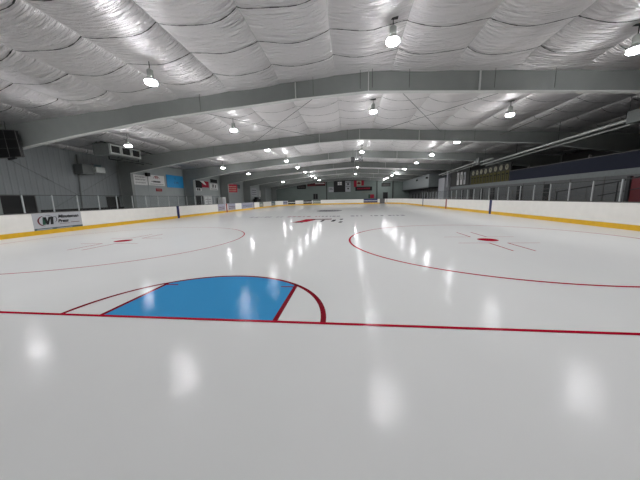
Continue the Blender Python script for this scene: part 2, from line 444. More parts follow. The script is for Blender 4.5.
# ------------------------------------------------------------ dasher boards
full = ring(0, 14)
def path_between(side):
    h = HW
    if side == 'right':
        return [p for p in arc(h-RC, Y0I+RC, RC, -60, 0, 20)]+[p for p in arc(h-RC, Y1I-RC, RC, 0, 45, 15)]
    if side == 'left':
        return [p for p in arc(-h+RC, Y1I-RC, RC, 135, 180, 15)]+[p for p in arc(-h+RC, Y0I+RC, RC, 180, 240, 20)]
    return arc(h-RC, Y1I-RC, RC, 46, 90, 15)+arc(-h+RC, Y1I-RC, RC, 90, 134, 15)
def dens(path, step=2.4):
    out = [path[0]]
    for a, c in zip(path, path[1:]):
        d = math.dist(a, c); n = max(1, int(d/step)) if d > 3 else 1
        for k in range(1, n+1): out.append((a[0]+(c[0]-a[0])*k/n, a[1]+(c[1]-a[1])*k/n))
    return out
def extr(b, path, o0, o1, z0, z1):
    """wall strip along the path: thickness from offset o0 (towards the ice is negative) to o1"""
    P = [Vector(p) for p in path]; N_ = []
    for i, p in enumerate(P):
        d = (P[min(i+1, len(P)-1)]-P[max(i-1, 0)]).normalized(); N_.append(Vector((d.y, -d.x)))
    vs = []
    for p, q in zip(P, N_):
        for o, z in ((o0, z0), (o0, z1), (o1, z1), (o1, z0)): v = p+q*o; vs.append((v.x, v.y, z))
    fs = []
    for i in range(len(P)-1):
        for k in range(4): fs.append((4*i+k, 4*i+(k+1) % 4, 4*i+4+(k+1) % 4, 4*i+4+k))
    fs += [(3,2,1,0), tuple(4*(len(P)-1)+k for k in range(4))]
    b.add(vs, fs)
bt = {'right': 'long white rink boards along the right side, with glass on top',
      'left': 'long white rink boards along the left side, holding the adverts',
      'far': 'white rink boards closing the far end behind the centre logo'}
for side in ('left', 'right', 'far'):
    path = dens(path_between(side))
    org = Vector((path[len(path)//2][0], path[len(path)//2][1], 0))
    r = empty('rink_boards', org, 0, bt[side], 'rink boards', 'rink boards')
    lp = [(p[0]-org.x, p[1]-org.y) for p in path]
    b = MB(); extr(b, lp, 0, .1, -.05, 1.05)
    b.build('panel', 'board', r)
    b = MB(); extr(b, lp, -.014, 0, 0, .215); b.build('kickplate', 'kick', r)['label'] = 'yellow kickplate'
    b = MB(); extr(b, lp, -.012, .12, 1.05, 1.085); b.build('cap_rail', 'cap', r)
    if side != 'far':
        s = -1 if side == 'left' else 1
        def box(nm, mt, y0, y1, z0, z1, x0, x1):
            return MB().box((s*x0-org.x if s > 0 else -x1-org.x, y0-org.y, z0), (s*x1-org.x if s > 0 else -x0-org.x, y1-org.y, z1)).build(nm, mt, r)
        for y, mt in ((18.29, 'blue'), (27.43, 'red'), (36.6, 'blue')):
            box('line_stripe', mt, y-.15, y+.15, .0, 1.06, HW-.02, HW+.01)['label'] = mt+' line stripe on the boards'
        ys = [7.53+1.225*k for k in range(-1, 16)] if s < 0 else [8.88+1.235*k for k in range(-2, 24)]
        ztop = 1.93 if s < 0 else 1.98
        for y in ys: box('glass_post', 'alu', y-.022, y+.022, 1.085, ztop, HW+.03, HW+.08)
        for y, y2 in zip(ys, ys[1:]): box('glass_pane', 'glass', y+.03, y2-.03, 1.09, ztop-.01, HW+.045, HW+.057)
        box('top_rail', 'darkmetal', ys[0], ys[-1], ztop-.012, ztop+.008, HW+.04, HW+.062)

# adverts on the boards
def advert(y0, y1, side, mt, label, z0=.23, z1=1.04, marks=None):
    rz = PI/2 if side < 0 else -PI/2
    r = empty('board_advert', (side*(HW-.001), (y0+y1)/2, z0), rz, label, 'advert', 'adverts on the boards')
    h = z1-z0; w_ = abs(y1-y0)
    MB().box((-w_/2, -.006, 0), (w_/2, 0, h)).build('panel', mt, r)
    return r, w_, h
# the large local advert
r, w_, h = advert(7.72, 9.98, -1, 'silver', 'silver print-shop advert with large M logo on the left boards', .19, 1.04)
MB().box((-w_/2, -.009, 0), (w_/2, -.006, .12)).build('bottom_band', 'slate', r)['label'] = 'dark slate stripe'
b = MB(); b.box((-w_/2+.1, -.012, .045), (-w_/2+.75, -.009, .075)); b.box((-w_/2+.95, -.012, .045), (-w_/2+1.7, -.009, .07)); b.build('small_print', 'silver', r)
def ellarc(b, cx_, cz, rx, rz, a0, a1, t0, t1, n=20):
    for k in range(n):
        q = []
        for kk in (k, k+1):
            a = math.radians(a0+(a1-a0)*kk/n); t = t0+(t1-t0)*math.sin(PI*kk/n)
            q += [((rx+t)*math.cos(a)+cx_, (rz+t)*math.sin(a)+cz), ((rx-t)*math.cos(a)+cx_, (rz-t)*math.sin(a)+cz)]
        b.face([(q[0][0], -.011, q[0][1]), (q[1][0], -.011, q[1][1]), (q[3][0], -.011, q[3][1]), (q[2][0], -.011, q[2][1])])
b = MB(); ellarc(b, -.62, .47, .3, .25, 100, 265, .004, .035); b.build('logo_swoosh', 'maroon', r)['label'] = 'red swoosh'
b = MB(); ellarc(b, -.55, .47, .36, .27, 20, 95, .003, .008); ellarc(b, -.21, .53, .1, .14, -80, 110, .006, .016); b.build('logo_swoosh', 'darkmetal', r)['label'] = 'dark swoosh'
b = MB(); b.use('green'); y_ = -.012
b.face([(-.76, y_, .28), (-.63, y_, .28), (-.59, y_, .66), (-.72, y_, .66)])
b.use('black')
b.face([(-.70, y_, .66), (-.57, y_, .66), (-.49, y_, .28), (-.60, y_, .28)])
b.face([(-.60, y_, .28), (-.50, y_, .28), (-.36, y_, .66), (-.46, y_, .66)])
b.face([(-.42, y_, .28), (-.29, y_, .28), (-.25, y_, .66), (-.38, y_, .66)])
b.build('logo_letter', None, r)['label'] = 'letter M with green left stem'
text('lettering', 'Minuteman', .23, 'black', r, (.47, -.012, .65), shear=.25, sx=.98, bold=.006)
text('lettering', 'Press', .23, 'black', r, (.18, -.012, .42), shear=.25, sx=1.0, bold=.006)
MB().box((.0, -.01, .27), (.5, -.007, .285)).box((.55, -.01, .3), (1.0, -.007, .325)).build('small_print', 'maroon', r)
def lines(r, w_, h, mt, rows=2, seed=1, z0=.25, dz=.25, th=.1, y=-.009):
    rs = random.Random(seed); b = MB()
    for k in range(rows):
        x = -w_/2+.12*w_
        while x < w_/2-.12*w_:
            q = rs.uniform(.03, .09)*w_
            b.box((x, y-.004, h*(z0+dz*k)), (min(x+q, w_/2-.1*w_), y, h*(z0+dz*k+th))); x += q+.025*w_
    return b.build('lettering', mt, r)
for i, (y0, y1, mt, lm, lab) in enumerate([
    (25.3, 27.1, 'lilac', 'maroon', 'pale lilac advert on the left boards just before the red stripe'),
    (27.8, 29.9, 'lilac', 'maroon', 'pale lilac advert on the left boards just after the red stripe'),
    (31.9, 36.3, 'lilac', 'navyad', 'long blue-grey advert on the left boards below the black doors'),
    (39.2, 41.2, 'olive', 'white', 'grey-green advert on the left boards beyond the blue-grey one'),
    (46.0, 48.6, 'slate', 'white', 'dark slate advert on the left boards at the start of the corner')]):
    r, w_, h = advert(y0, y1, -1, mt, lab); lines(r, w_, h, lm, 2, i+1)
def curved(a0, a1, mt, label, sgn=-1, dx=False):
    """advert bent round the far corner between two angles, or flat on the far end if dx"""
    r = empty('board_advert', (0, 0, 0), 0, label, 'advert', 'adverts on the boards'); b = MB()
    if dx: P = [(a1, Y1I), (a0, Y1I)]
    else: P = arc(sgn*(HW-RC), Y1I-RC, RC, a1, a0, 6)
    c = Vector((sum(p[0] for p in P)/len(P), sum(p[1] for p in P)/len(P), .23)); r.location = c
    extr(b, [(p[0]-c.x, p[1]-c.y) for p in P], -.02, -.004, 0, .82); b.build('panel', mt, r)
    b = MB(); n = len(P)
    for i in range(n-1):
        p, q = Vector(P[i]), Vector(P[i+1])
        for k in range(3 if n > 2 else 9):
            K = 3 if n > 2 else 9
            u, v = p.lerp(q, (k+.2)/K), p.lerp(q, (k+.75)/K)
            extr(b, [(u.x-c.x, u.y-c.y), (v.x-c.x, v.y-c.y)], -.026, -.02, .3, .52)
    b.build('lettering', 'white' if mt in ('black', 'navyad', 'olive') else 'navyad', r)
curved(158, 148, 'lilac', 'lilac advert bent round the far left corner boards')
curved(147, 133, 'black', 'black advert bent round the far left corner boards')
curved(119, 105, 'black', 'black advert beside the grey-green one at the far left corner')
curved(104, 91, 'olive', 'grey-green advert below the scoreboard at the far end boards')
curved(83, 61, 'navyad', 'navy blue advert on the far end boards', sgn=1)
ga = math.radians(53); gx, gy = HW-RC+(RC-.03)*math.cos(ga), Y1I-RC+(RC-.03)*math.sin(ga)
g = empty('player_gate', (gx, gy, 0), ga-PI/2, 'dark gate in the far end boards right of the navy advert', 'gate')
MB().box((-.62, -.04, .02), (.62, -.02, 1.06)).build('gate_panel', 'cap', g); MB().box((.4, -.08, .6), (.55, -.04, .64)).build('latch', 'darkmetal', g)

# ------------------------------------------------------------ lamps
def make_lamp():
    r = empty('high_bay_lamp', (0, 0, 0))
    MB().lathe([(.19, -.03), (.16, -.055), (.0001, -.07)], n=18).build('lens', 'lens', r)
    MB().lathe([(.19, -.03), (.19, .035)], n=18).build('glowing_rim', 'bell', r)
    MB().lathe([(.193, .035), (.18, .07), (.13, .13), (.09, .18)], n=18).build('reflector', 'galv', r, True)
    MB().lathe([(.09, .18), (.1, .2), (.1, .38), (.06, .42), (.0001, .42)], n=14).build('ballast_housing', 'galv', r, True)
    return r
rows = {'far left': (-11.7, 5.0, [-.4, 6.1, 12.5, 24.8, 32.0, 37.4, 50.7, 56.6]),
        'left': (-4.65, 5.55, [-.4, 6.0, 12.4, 18.7, 25.3, 31.4, 37.5, 44.8, 50.0, 56.5]),
        'centre': (3.45, 6.12, [-.4, 5.95, 12.4, 18.8, 25.1, 38.4, 50.4, 55.3]),
        'right': (10.55, 5.6, [-.4, 6.5, 12.5, 19.2, 25.4, 31.5, 38.5, 45, 50.1, 56.7, 61.0])}
nth = ['out of view behind the goal line', 'nearest to the crease', 'second', 'third', 'fourth', 'fifth', 'sixth', 'seventh', 'eighth', 'ninth', 'tenth']
proto = make_lamp(); first = True
parts = list(proto.children)
for row, (x, h, ys) in rows.items():
    for i, y in enumerate(ys):
        if first: o = proto; first = False
        else:
            o = proto.copy(); C.objects.link(o)
            for ch in parts:
                c = ch.copy(); C.objects.link(c); c.parent = o
        o.location = (x, y, h)
        o['label'] = 'round glowing high-bay lamp in the %s row, %s' % (row, nth[i] if i < 2 else nth[i]+' from the crease')
        o['category'] = 'lamp'; o['group'] = 'high-bay lamps under the roof'
        top = roof(x)-.12
        b = MB(); b.tube([(0, 0, .42), (0, 0, top-h)], .014, 6)
        b.build('stem', 'darkmetal', o)
        MB().box((-.14, -.05, top-h-.03), (.14, .05, top-h+.03)).build('mounting_plate', 'darkmetal', o)

# ------------------------------------------------------------ signs and flags
def board_sign(name, loc, rz, w_, h, mt, label, cat='sign', group=None, t=.03, frame_mt=None):
    r = empty(name, loc, rz, label, cat, group)
    MB().box((-w_/2, -t, -h/2), (w_/2, 0, h/2)).build('panel', mt, r)
    if frame_mt:
        b = MB()
        for a in ((-w_/2, -h/2, w_/2, -h/2+.04), (-w_/2, h/2-.04, w_/2, h/2), (-w_/2, -h/2, -w_/2+.04, h/2), (w_/2-.04, -h/2, w_/2, h/2)):
            b.box((a[0], -t-.01, a[1]), (a[2], -t, a[3]))
        b.build('border', frame_mt, r)
    return r
LW = XL+.1                                               # face of the left liner
LR = PI/2
r = board_sign('wall_sign', (LW+.01, 20.45, 3.62), LR, 1.75, .95, 'white', 'white sign with three lines of black script, leftmost on the white left wall')
for k, (z, s_) in enumerate(((.27, .2), (.02, .2), (-.27, .26))):
    b = MB(); rs = random.Random(k+3); x = -.6
    while x < .6:
        q = rs.uniform(.05, .13); b.bar((x, -.035, z-.05), (x+q*.6, -.035, z+.07), .035, .006, up=(0, 1, 0)); x += q+.02
    b.build('lettering', 'black', r)
r = board_sign('wall_sign', (LW+.01, 22.6, 3.7), LR, 2.3, 1.05, 'white', 'white sign with a red round emblem between the script sign and blue sign')
b = MB()
for cx_ in (-.22, .0, .22): ellarc(b, cx_, .17, .17, .2, 0, 180, .03, .03, 12)
ellarc(b, 0, .2, .36, .24, 20, 160, .02, .02, 14)
for v in range(len(b.v)): b.v[v] = (b.v[v][0], -.034, b.v[v][2])
b.build('emblem', 'flagred', r)
b = MB(); x = -.5; rs = random.Random(9)
while x < .5: q = rs.uniform(.06, .14); b.box((x, -.035, -.22), (x+q, -.03, -.06)); x += q+.02
b.box((-.75, -.034, -.16), (-.55, -.03, -.1)); b.build('lettering', 'black', r)
b = MB(); b.box((-.95, -.034, -.42), (.95, -.03, -.38)); b.build('small_print', 'green', r)
r = board_sign('wall_sign', (LW+.01, 25.55, 3.75), LR, 2.85, 1.4, 'skyblue', 'bright blue sign with dark lettering on the white left wall')
text('lettering', 'Y', .42, 'navyad', r, (.0, -.036, .3)); text('lettering', 'CYA', .34, 'navyad', r, (.15, -.036, -.14), sx=1.2)
r = board_sign('wall_sign', (LW+.01, 22.8, 2.72), LR, .85, .3, 'flagred', 'small red sign under the red emblem sign on left wall')
MB().box((-.3, -.034, -.02), (.3, -.03, .03)).build('lettering', 'cream', r)
# speaker above the script sign
r = empty('loudspeaker', (XL+.12, 21.25, 4.22), LR, 'small black loudspeaker at the corner of the white left wall', 'speaker')
MB().box((-.19, -.32, -.2), (.19, -.05, .14)).build('cabinet', 'black', r); MB().bar((0, 0, 0), (0, .15, .05), .04).build('bracket', 'darkmetal', r)
# flags and things in the next bays
def stripes_flag(loc, rz, w_, h, label):
    r = empty('banner', loc, rz, label, 'flag')
    MB().box((-w_/2, -.02, -h/2), (-.05*w_, 0, h/2)).build('field', 'blackfab', r)
    MB().box((-.05*w_, -.02, -h/2+.1), (w_/2, 0, h/2)).build('panel', 'flagred', r)
    MB().face([(-.2*w_, -.03, h/2), (.1*w_, -.03, h/2), (.3*w_, -.03, -.05*h), (.1*w_, -.03, .05*h)]).build('emblem', 'white', r)
    return r
r = stripes_flag((LW+.01, 31.2, 3.7), LR, 3.2, .95, 'black and red banner with white slash on the left wall')
r = board_sign('banner', (LW+.01, 34.3, 4.35), LR, 1.9, .5, 'blackfab', 'small black banner high above the black lettered sign', 'banner')
r = board_sign('wall_sign', (LW+.012, 34.2, 3.5), LR, 2.3, .95, 'white', 'white sign with bold black letters right of the black and red banner')
text('lettering', 'H', .7, 'black', r, (-.25, -.036, .1), bold=.03); text('lettering', 'II', .5, 'black', r, (.45, -.036, .05), bold=.03)
MB().box((-.9, -.035, -.36), (.9, -.03, -.3)).build('lettering', 'black', r)
r = board_sign('wall_sign', (LW+.012, 30.2, 3.0), LR, 1.2, .38, 'white', 'small white sign with black marks under the black and red banner')
MB().box((-.45, -.035, -.15), (-.1, -.03, .16)).box((.0, -.035, -.15), (.35, -.03, .16)).build('lettering', 'black', r)
r = empty('doorway', (LW+.01, 30.0, 0), LR, 'dark doorway in the left wall under the black and red banner', 'door')
MB().box((-.85, -.02, 0), (.85, 0, 2.12)).build('opening', 'black', r)
MB().box((-.95, -.05, 0), (-.85, 0, 2.2)).box((.85, -.05, 0), (.95, 0, 2.2)).box((-.95, -.05, 2.12), (.95, 0, 2.2)).build('door_frame', 'cap', r)
r = empty('notice_case', (LW+.01, 32.2, 1.2), LR, 'white notice case beside the dark doorway on the left', 'notice board')
MB().box((-1.0, -.1, -.6), (1.0, 0, .95)).build('cabinet', 'white', r); lines(r, 1.8, 1.4, 'cap', 3, 8, z0=-.2, dz=.25, th=.06, y=-.1)
r = empty('vending_machine', (-17.55, 35.3, 0), LR, 'pale upright machine against the left wall before the red stripe', 'vending machine')
MB().box((-.5, -.4, 0), (.5, .4, 1.95)).build('cabinet', 'white', r); MB().box((-.4, -.43, .6), (.1, -.4, 1.75)).build('front_window', 'silver', r); MB().box((-.35, -.43, .2), (.35, -.4, .45)).build('pickup_slot', 'black', r)
r = board_sign('banner', (-16.7, 37.4, 3.35), LR*.7, 1.9, 1.25, 'flagred', 'red banner with pale lettering on the left wall', 'banner')
lines(r, 1.9, 1.25, 'cream', 3, 4, z0=-.35, dz=.26, th=.1, y=-.03)
r = board_sign('banner', (LW+.012, 42.3, 3.9), LR, 2.6, .7, 'slate', 'slate banner right of the red banner on the left wall', 'banner')
for (y, z0, z1, w_, mt, lab) in ((46.8, 0, 3.9, 1.3, 'blackfab', 'tall black panel on the left wall past the slate banner'),
                                 (50.6, 2.3, 3.9, 3.0, 'silver', 'silver sign with black lines high on the far left wall'),
                                 (54.6, 2.0, 3.4, 1.2, 'white', 'white tilted pennant on the far left wall')):
    r = board_sign('banner', (LW+.02, y, (z0+z1)/2), LR, w_, z1-z0, mt, lab, 'banner')
    if mt == 'silver': lines(r, w_, z1-z0, 'black', 3, 12, z0=-.35, dz=.25, th=.09, y=-.03)
    if mt == 'blackfab': MB().box((-.6, -.034, .05), (.6, -.03, .12)).build('trim', 'cap', r)
    if mt == 'white': r.rotation_euler.x = 0; r.rotation_euler.y = .3
r = empty('equipment_stack', (LW+.6, 50.5, 0), LR, 'dark low equipment stack under the silver sign at the left wall', 'equipment')
MB().box((-1.2, -.4, 0), (1.2, .3, 1.6)).build('crate', 'darkmetal', r); MB().box((-.9, -.35, 1.6), (.2, .2, 2.0)).build('bag', 'black', r)

# far wall
FY = YF-.01
def far(x0, x1, z0, z1, mt, label, name='banner', cat='banner', fm=None):
    return board_sign(name, ((x0+x1)/2, FY, (z0+z1)/2), 0, x1-x0, z1-z0, mt, label, cat, t=.08, frame_mt=fm), x1-x0, z1-z0
r, a, c = far(-11.3, -9.0, 3.95, 5.1, 'blackfab', 'black banner with pale lettering on the far wall, leftmost')
lines(r, a, c, 'cap', 2, 2, z0=-.25, dz=.3, th=.16, y=-.08)
r, a, c = far(-8.6, -3.9, 4.55, 5.65, 'maroon', 'dark red banner with white streak left of the scoreboard')
MB().box((-.3, -.09, .0), (2.1, -.08, .2)).build('lettering', 'white', r); MB().box((-2.3, -.09, -.1), (-.6, -.08, .1)).build('lettering', 'black', r); MB().box((-.2, -.1, -.5), (2.2, -.08, -.3)).build('lower_stripe', 'black', r)
r, a, c = far(-7.1, -5.95, 1.25, 2.6, 'black', 'small black box on the far wall below the dark red banner', 'equipment_box', 'box')
MB().box((-.06, -.1, -.6), (.06, -.08, .6)).build('divider', 'cap', r)
r = empty('scoreboard', (0, FY, 4.3), 0, 'large black scoreboard with white side panels on the far wall', 'scoreboard')
MB().box((-1.75, -.2, -1.4), (1.15, -.02, 1.35)).build('cabinet', 'black', r)
MB().box((-.75, -.22, .35), (.3, -.2, 1.15)).build('top_panel', 'white', r)
MB().box((-.28, -.23, .35), (-.2, -.2, 1.15)).box((-.75, -.23, .7), (.3, -.2, .76)).build('divider', 'black', r)
MB().box((-3.1, -.1, -1.35), (-1.8, -.02, -.05)).build('side_panel', 'silver', r)
MB().box((-2.9, -.12, -.75), (-2.0, -.1, -.65)).box((-2.9, -.12, -.45), (-2.1, -.1, -.35)).build('lettering', 'black', r)
MB().box((1.2, -.1, -1.35), (2.5, -.02, 1.3)).build('side_panel', 'silver', r)
b = MB(); b.box((1.3, -.12, -.05), (2.4, -.1, .05)); b.box((1.65, -.12, .35), (2.15, -.1, .75)); b.box((1.7, -.12, -.75), (2.1, -.1, -.4)); b.box((1.3, -.12, .95), (2.4, -.1, 1.1)); b.build('lettering', 'black', r)
text('digits', '00:00', .5, 'darkmetal', r, (-.3, -.22, -.3))
r = empty('canadian_flag', (4.6, FY, 4.95), 0, 'red and white Canadian flag hanging on the far wall', 'flag')
MB().box((-1.25, -.05, -.85), (-.55, 0, .7)).build('red_band', 'flagred', r); MB().box((.6, -.05, -.55), (1.25, 0, .7)).build('red_band', 'flagred', r)
MB().box((-.55, -.05, -.5), (.6, 0, .7)).build('white_field', 'cream', r)
lf = [(0, .5), (.1, .3), (.22, .36), (.18, .1), (.33, .22), (.45, .05), (.3, -.1), (.32, -.2), (.05, -.18), (.04, -.4)]
b = MB(); q = lf+[(-x, z) for x, z in lf[::-1][:-1]]; b.face([(x*1.1, -.06, z) for x, z in q][::-1]); b.build('maple_leaf', 'maroon', r)
r, a, c = far(3.7, 7.9, 3.1, 4.1, 'blackfab', 'long black and red lettered banner under the Canadian flag')
lines(r, a, c, 'flagred', 1, 6, z0=-.1, th=.35, y=-.08)
r, a, c = far(5.5, 7.8, 2.55, 3.0, 'olive', 'small grey-green banner under the long lettered banner')
r, a, c = far(7.0, 8.4, 1.2, 2.15, 'flagred', 'small red and green sign above the navy board advert', 'wall_sign', 'sign')
MB().box((-.7, -.1, -.47), (-.25, -.08, .47)).build('left_panel', 'green', r)
for x, z0, z1, w_ in ((-3.6, 0, 5.9, .12), (9.1, 0, 5.7, .12), (13.0, 0, 5.3, .12)):
    struct(MB().box((x-w_, FY-.15, z0), (x+w_, FY, z1)).build('trim_%d' % k, 'darkwall')); k += 1
struct(MB().box((-3.6, FY-.1, 5.7), (13, FY, 5.85)).build('trim_%d' % k, 'darkwall')); k += 1
r = empty('far_door', (11.2, FY, 0), 0, 'dark door in the far wall right of the gate', 'door')
MB().box((-.55, -.03, 0), (.55, 0, 2.6)).build('door_leaf', 'black', r); MB().box((-.65, -.05, 0), (-.55, 0, 2.7)).box((.55, -.05, 0), (.65, 0, 2.7)).build('door_frame', 'cap', r)
r, a, c = far(10.2, 12.4, 4.0, 4.9, 'darkwall', 'dark sign above the dark door in the far wall', 'wall_sign', 'sign')
lines(r, a, c, 'cap', 2, 3, z0=-.3, dz=.3, th=.14, y=-.08)

# hanging dark unit over centre ice
r = empty('hanging_scoreboard', (2.95, 26.3, 5.62), 0, 'dark three-part unit hanging over centre ice under the roof', 'scoreboard')
MB().box((-.62, -.2, -.28), (-.24, .2, .2)).build('side_box', 'black', r); MB().box((.3, -.2, -.26), (.64, .2, .24)).build('side_box', 'black', r)
MB().box((-.24, -.12, -.2), (.3, .12, .14)).build('middle_box', 'darkmetal', r)
MB().box((-.16, -.13, -.1), (-.06, -.12, .06)).box((.02, -.13, -.1), (.12, -.12, .06)).build('face_panel', 'galv', r)
b = MB(); b.tube([(-.4, 0, .2), (-.4, 0, 1.1)], .012, 5); b.tube([(.45, 0, .24), (.45, 0, 1.1)], .012, 5); b.build('hanger', 'darkmetal', r)

# ------------------------------------------------------------ left wall equipment
# gridded panel at upper left
r = empty('gridded_panel', (-15.7, 8.7, 4.55), 0, 'black hanging panel divided by a pale grid at the upper left', 'panel')
W0, W1 = -1.5, 1.5
MB().add([(W0, 0, -.72), (W1, 0, -.69), (W1-.1, 0, .58), (W0, 0, .82), (W0, .12, -.72), (W1, .12, -.69), (W1-.1, .12, .58), (W0, .12, .82)],
         [(0,1,2,3), (7,6,5,4), (0,4,5,1), (1,5,6,2), (2,6,7,3), (3,7,4,0)]).build('backing', 'black', r)
b = MB()
for t in (0, 1/3, 2/3, 1):
    b.bar((W0, -.02, -.72+(1.54)*t), (W1-.1*t, -.02, -.69+1.27*t), (.035 if t in (0, 1) else .007), .012, up=(0, 1, 0))
for t, th in ((0, .03), (.3, .006), (.535, .006), (.77, .006), (1, .035)):
    x0 = W0+(W1-W0)*t; b.bar((x0, -.02, -.72+.03*t), (W0+(W1-.1-W0)*t, -.02, .82-.24*t), th, .012, up=(0, 1, 0))
b.build('grid_frame', 'cap', r)
MB().bar((.7, .0, -.78), (1.15, 0, -.72), .08, .1).build('bracket', 'darkmetal', r)
MB().tube([(-.9, .05, .7), (-.9, .05, 1.4)], .015, 6).tube([(.8, .05, .55), (.8, .05, 1.3)], .015, 6).build('hanger', 'darkmetal', r)
# rooftop style ventilation unit under the roof
r = empty('ventilation_unit', (-14.55, 15.6, 4.55), 0, 'grey box ventilation unit with square openings high at the left wall', 'ventilation unit')
MB().box((-.85, -2.0, .22), (.35, .75, .98)).build('casing', 'duct', r)
for y in (-1.85, -.97, -.09):
    lv = MB().box((.35, y, .38), (.38, y+.68, .84)).build('louvre', 'black', r)
    MB().box((.35, y-.08, .3), (.43, y, .92)).box((.35, y+.68, .3), (.43, y+.76, .92)).box((.35, y, .3), (.43, y+.68, .38)).box((.35, y, .84), (.43, y+.68, .92)).build('louvre_frame', 'galv', r)
b = MB(); b.tube([(-.3, -1.4, .22), (-.3, -1.4, -.02)], .03, 6).tube([(-.2, -1.4, 0), (-.2, 1.6, 0)], .035, 6).tube([(.2, -1.2, .12), (.3, 1.9, .02)], .03, 6).tube([(.3, .5, .3), (.3, .5, .05)], .02, 6); b.build('pipework', 'darkmetal', r)
b = MB(); b.tube([(.0, -2.2, 1.05), (.1, .5, 1.02), (.2, 2.2, .9)], .035, 8); b.build('conduit', 'black', r)
b = MB(); b.tube([(-.7, -1.8, .98), (-.7, -1.8, 1.18)], .012, 5).tube([(.2, -1.8, .98), (.2, -1.8, 1.25)], .012, 5).tube([(.2, .6, .98), (.2, .6, 1.25)], .012, 5); b.build('hanger', 'darkmetal', r)
r = empty('unit_heater', (-17.3, 15.3, 4.0), 0, 'small grey box heater fan mounted on the ribbed left wall', 'heater')
MB().box((-.75, -.9, -.35), (-.05, .0, .35)).build('casing', 'duct', r)
MB().box((-.05, -.1, -.2), (.2, .65, .22)).build('outlet_hood', 'galv', r)['label'] = 'bright metal outlet hood'
MB().box((-.75, .0, .05), (-.05, .6, .42)).build('coil_box', 'slate', r)
b = MB(); b.tube([(-.87, -.5, .2), (-.7, -.5, .2)], .03, 6); b.build('gas_pipe', 'darkmetal', r)
r = tag(MB().tube([(XL+.1, 14.5, 0), (XL+.1, 14.8, 5.1)], .045, 8).build('downpipe', 'duct'), 'dark vertical pipe running down the ribbed left wall', 'pipe')
tag(MB().tube([(XL+.06, 9.6, 4.9), (XL+.06, 14.4, 2.15)], .012, 6).build('bracing_cable', 'duct'), 'thin cable sloping down across the ribbed left wall', 'cable')
tag(MB().tube([(XL+.09, 11.6, .6), (XL+.09, 18.0, 4.15)], .012, 6).build('bracing_cable', 'duct'), 'thin cable sloping up across the ribbed left wall to the corner', 'cable')
r = empty('wall_opening', (XL+.04, 10.75, 1.2), LR, 'dark rectangular opening low on the ribbed left wall', 'window')
MB().box((-.95, -.02, -.3), (.95, 0, .83)).build('dark_pane', 'black', r); MB().box((-1.0, -.05, .83), (1.0, 0, .88)).box((-1.0, -.05, -.3), (-.95, 0, .83)).box((.95, -.05, -.3), (1.0, 0, .83)).build('frame', 'cap', r)
r = empty('wall_opening', (XL+.04, 17.3, 1.2), LR, 'smaller dark panel low on the left wall before the white wall', 'window')
MB().box((-.6, -.02, -.3), (.6, 0, .78)).build('dark_pane', 'darkwall', r); MB().box((-.65, -.05, .78), (.65, 0, .82)).build('frame', 'cap', r)
r = empty('player_bench', (-15.6, 12.0, 0), LR, 'dark bench back rail behind the left boards', 'bench')
MB().box((-1.9, -.05, .95), (3.6, .05, 1.16)).build('back_rail', 'black', r); MB().box((-1.9, -.6, .42), (3.6, -.1, .48)).build('seat', 'stand', r)
for x in (-1.8, .8, 3.5): MB().box((x-.04, -.55, 0), (x+.04, .05, .95)).build('leg', 'darkmetal', r)

# bracing rods under the roof between frames 1 and 2
for (a, c, lab) in (((3.9, 9.4), (8.9, 17.9), 'thin bracing rod crossing the ceiling from centre to right'), ((9.6, 9.8), (4.4, 17.8), 'thin bracing rod crossing the ceiling from right to centre'),
                    ((-5.6, 17.9), (1.3, 9.4), 'thin bracing rod crossing the ceiling left of the ridge'), ((-.6, 17.9), (-5.9, 9.5), 'second thin bracing rod crossing the ceiling left of the ridge')):
    tag(MB().tube([(a[0], a[1], roof(a[0])-.42), (c[0], c[1], roof(c[0])-.42)], .011, 5).build('bracing_rod', 'darkmetal'), lab, 'rod', 'bracing rods')

# ------------------------------------------------------------ right side: walkway structure, screens, banners
SX = 17.5
b = MB(); b.box((SX, 2, 0), (SX+.15, 38.9, 2.42)); stw = b.build('stand_wall', 'stand')
tag(stw, 'long grey wall behind the right boards under the navy screen', 'wall')
for y0 in [5+2.44*i for i in range(15)]:
    MB().box((SX-.03, y0, .0), (SX, y0+.06, 2.4)).build('stud', 'cap', stw)
for y0 in (18.9, 22.2, 26.6, 29.0, 31.5, 34.2):
    MB().box((SX-.02, y0, .9), (SX-.001, y0+.75, 2.2)).build('window_pane', 'black', stw)
MB().box((SX-.03, 2, 2.40), (SX+.15, 38.9, 2.74)).build('upper_band', 'greyband', stw)['label'] = 'paler grey band'
sc = empty('navy_screen', (SX, 13, 2.74), 0, 'long navy blue screen above the grey wall on the right', 'screen')
MB().box((-.02, -11, 0), (.1, 11.2, .9)).build('fabric', 'navy', sc)
MB().box((-.06, -11, .9), (.1, 11.2, .935)).build('top_rail', 'cap', sc)
b = MB()
for y in (-2.6, 3.0, 8.6): b.lathe([(.05, 0), (.09, .05), (.06, .16), (.0001, .2)], (0, y, .93), 10)
b.build('floodlight', 'cap', sc)
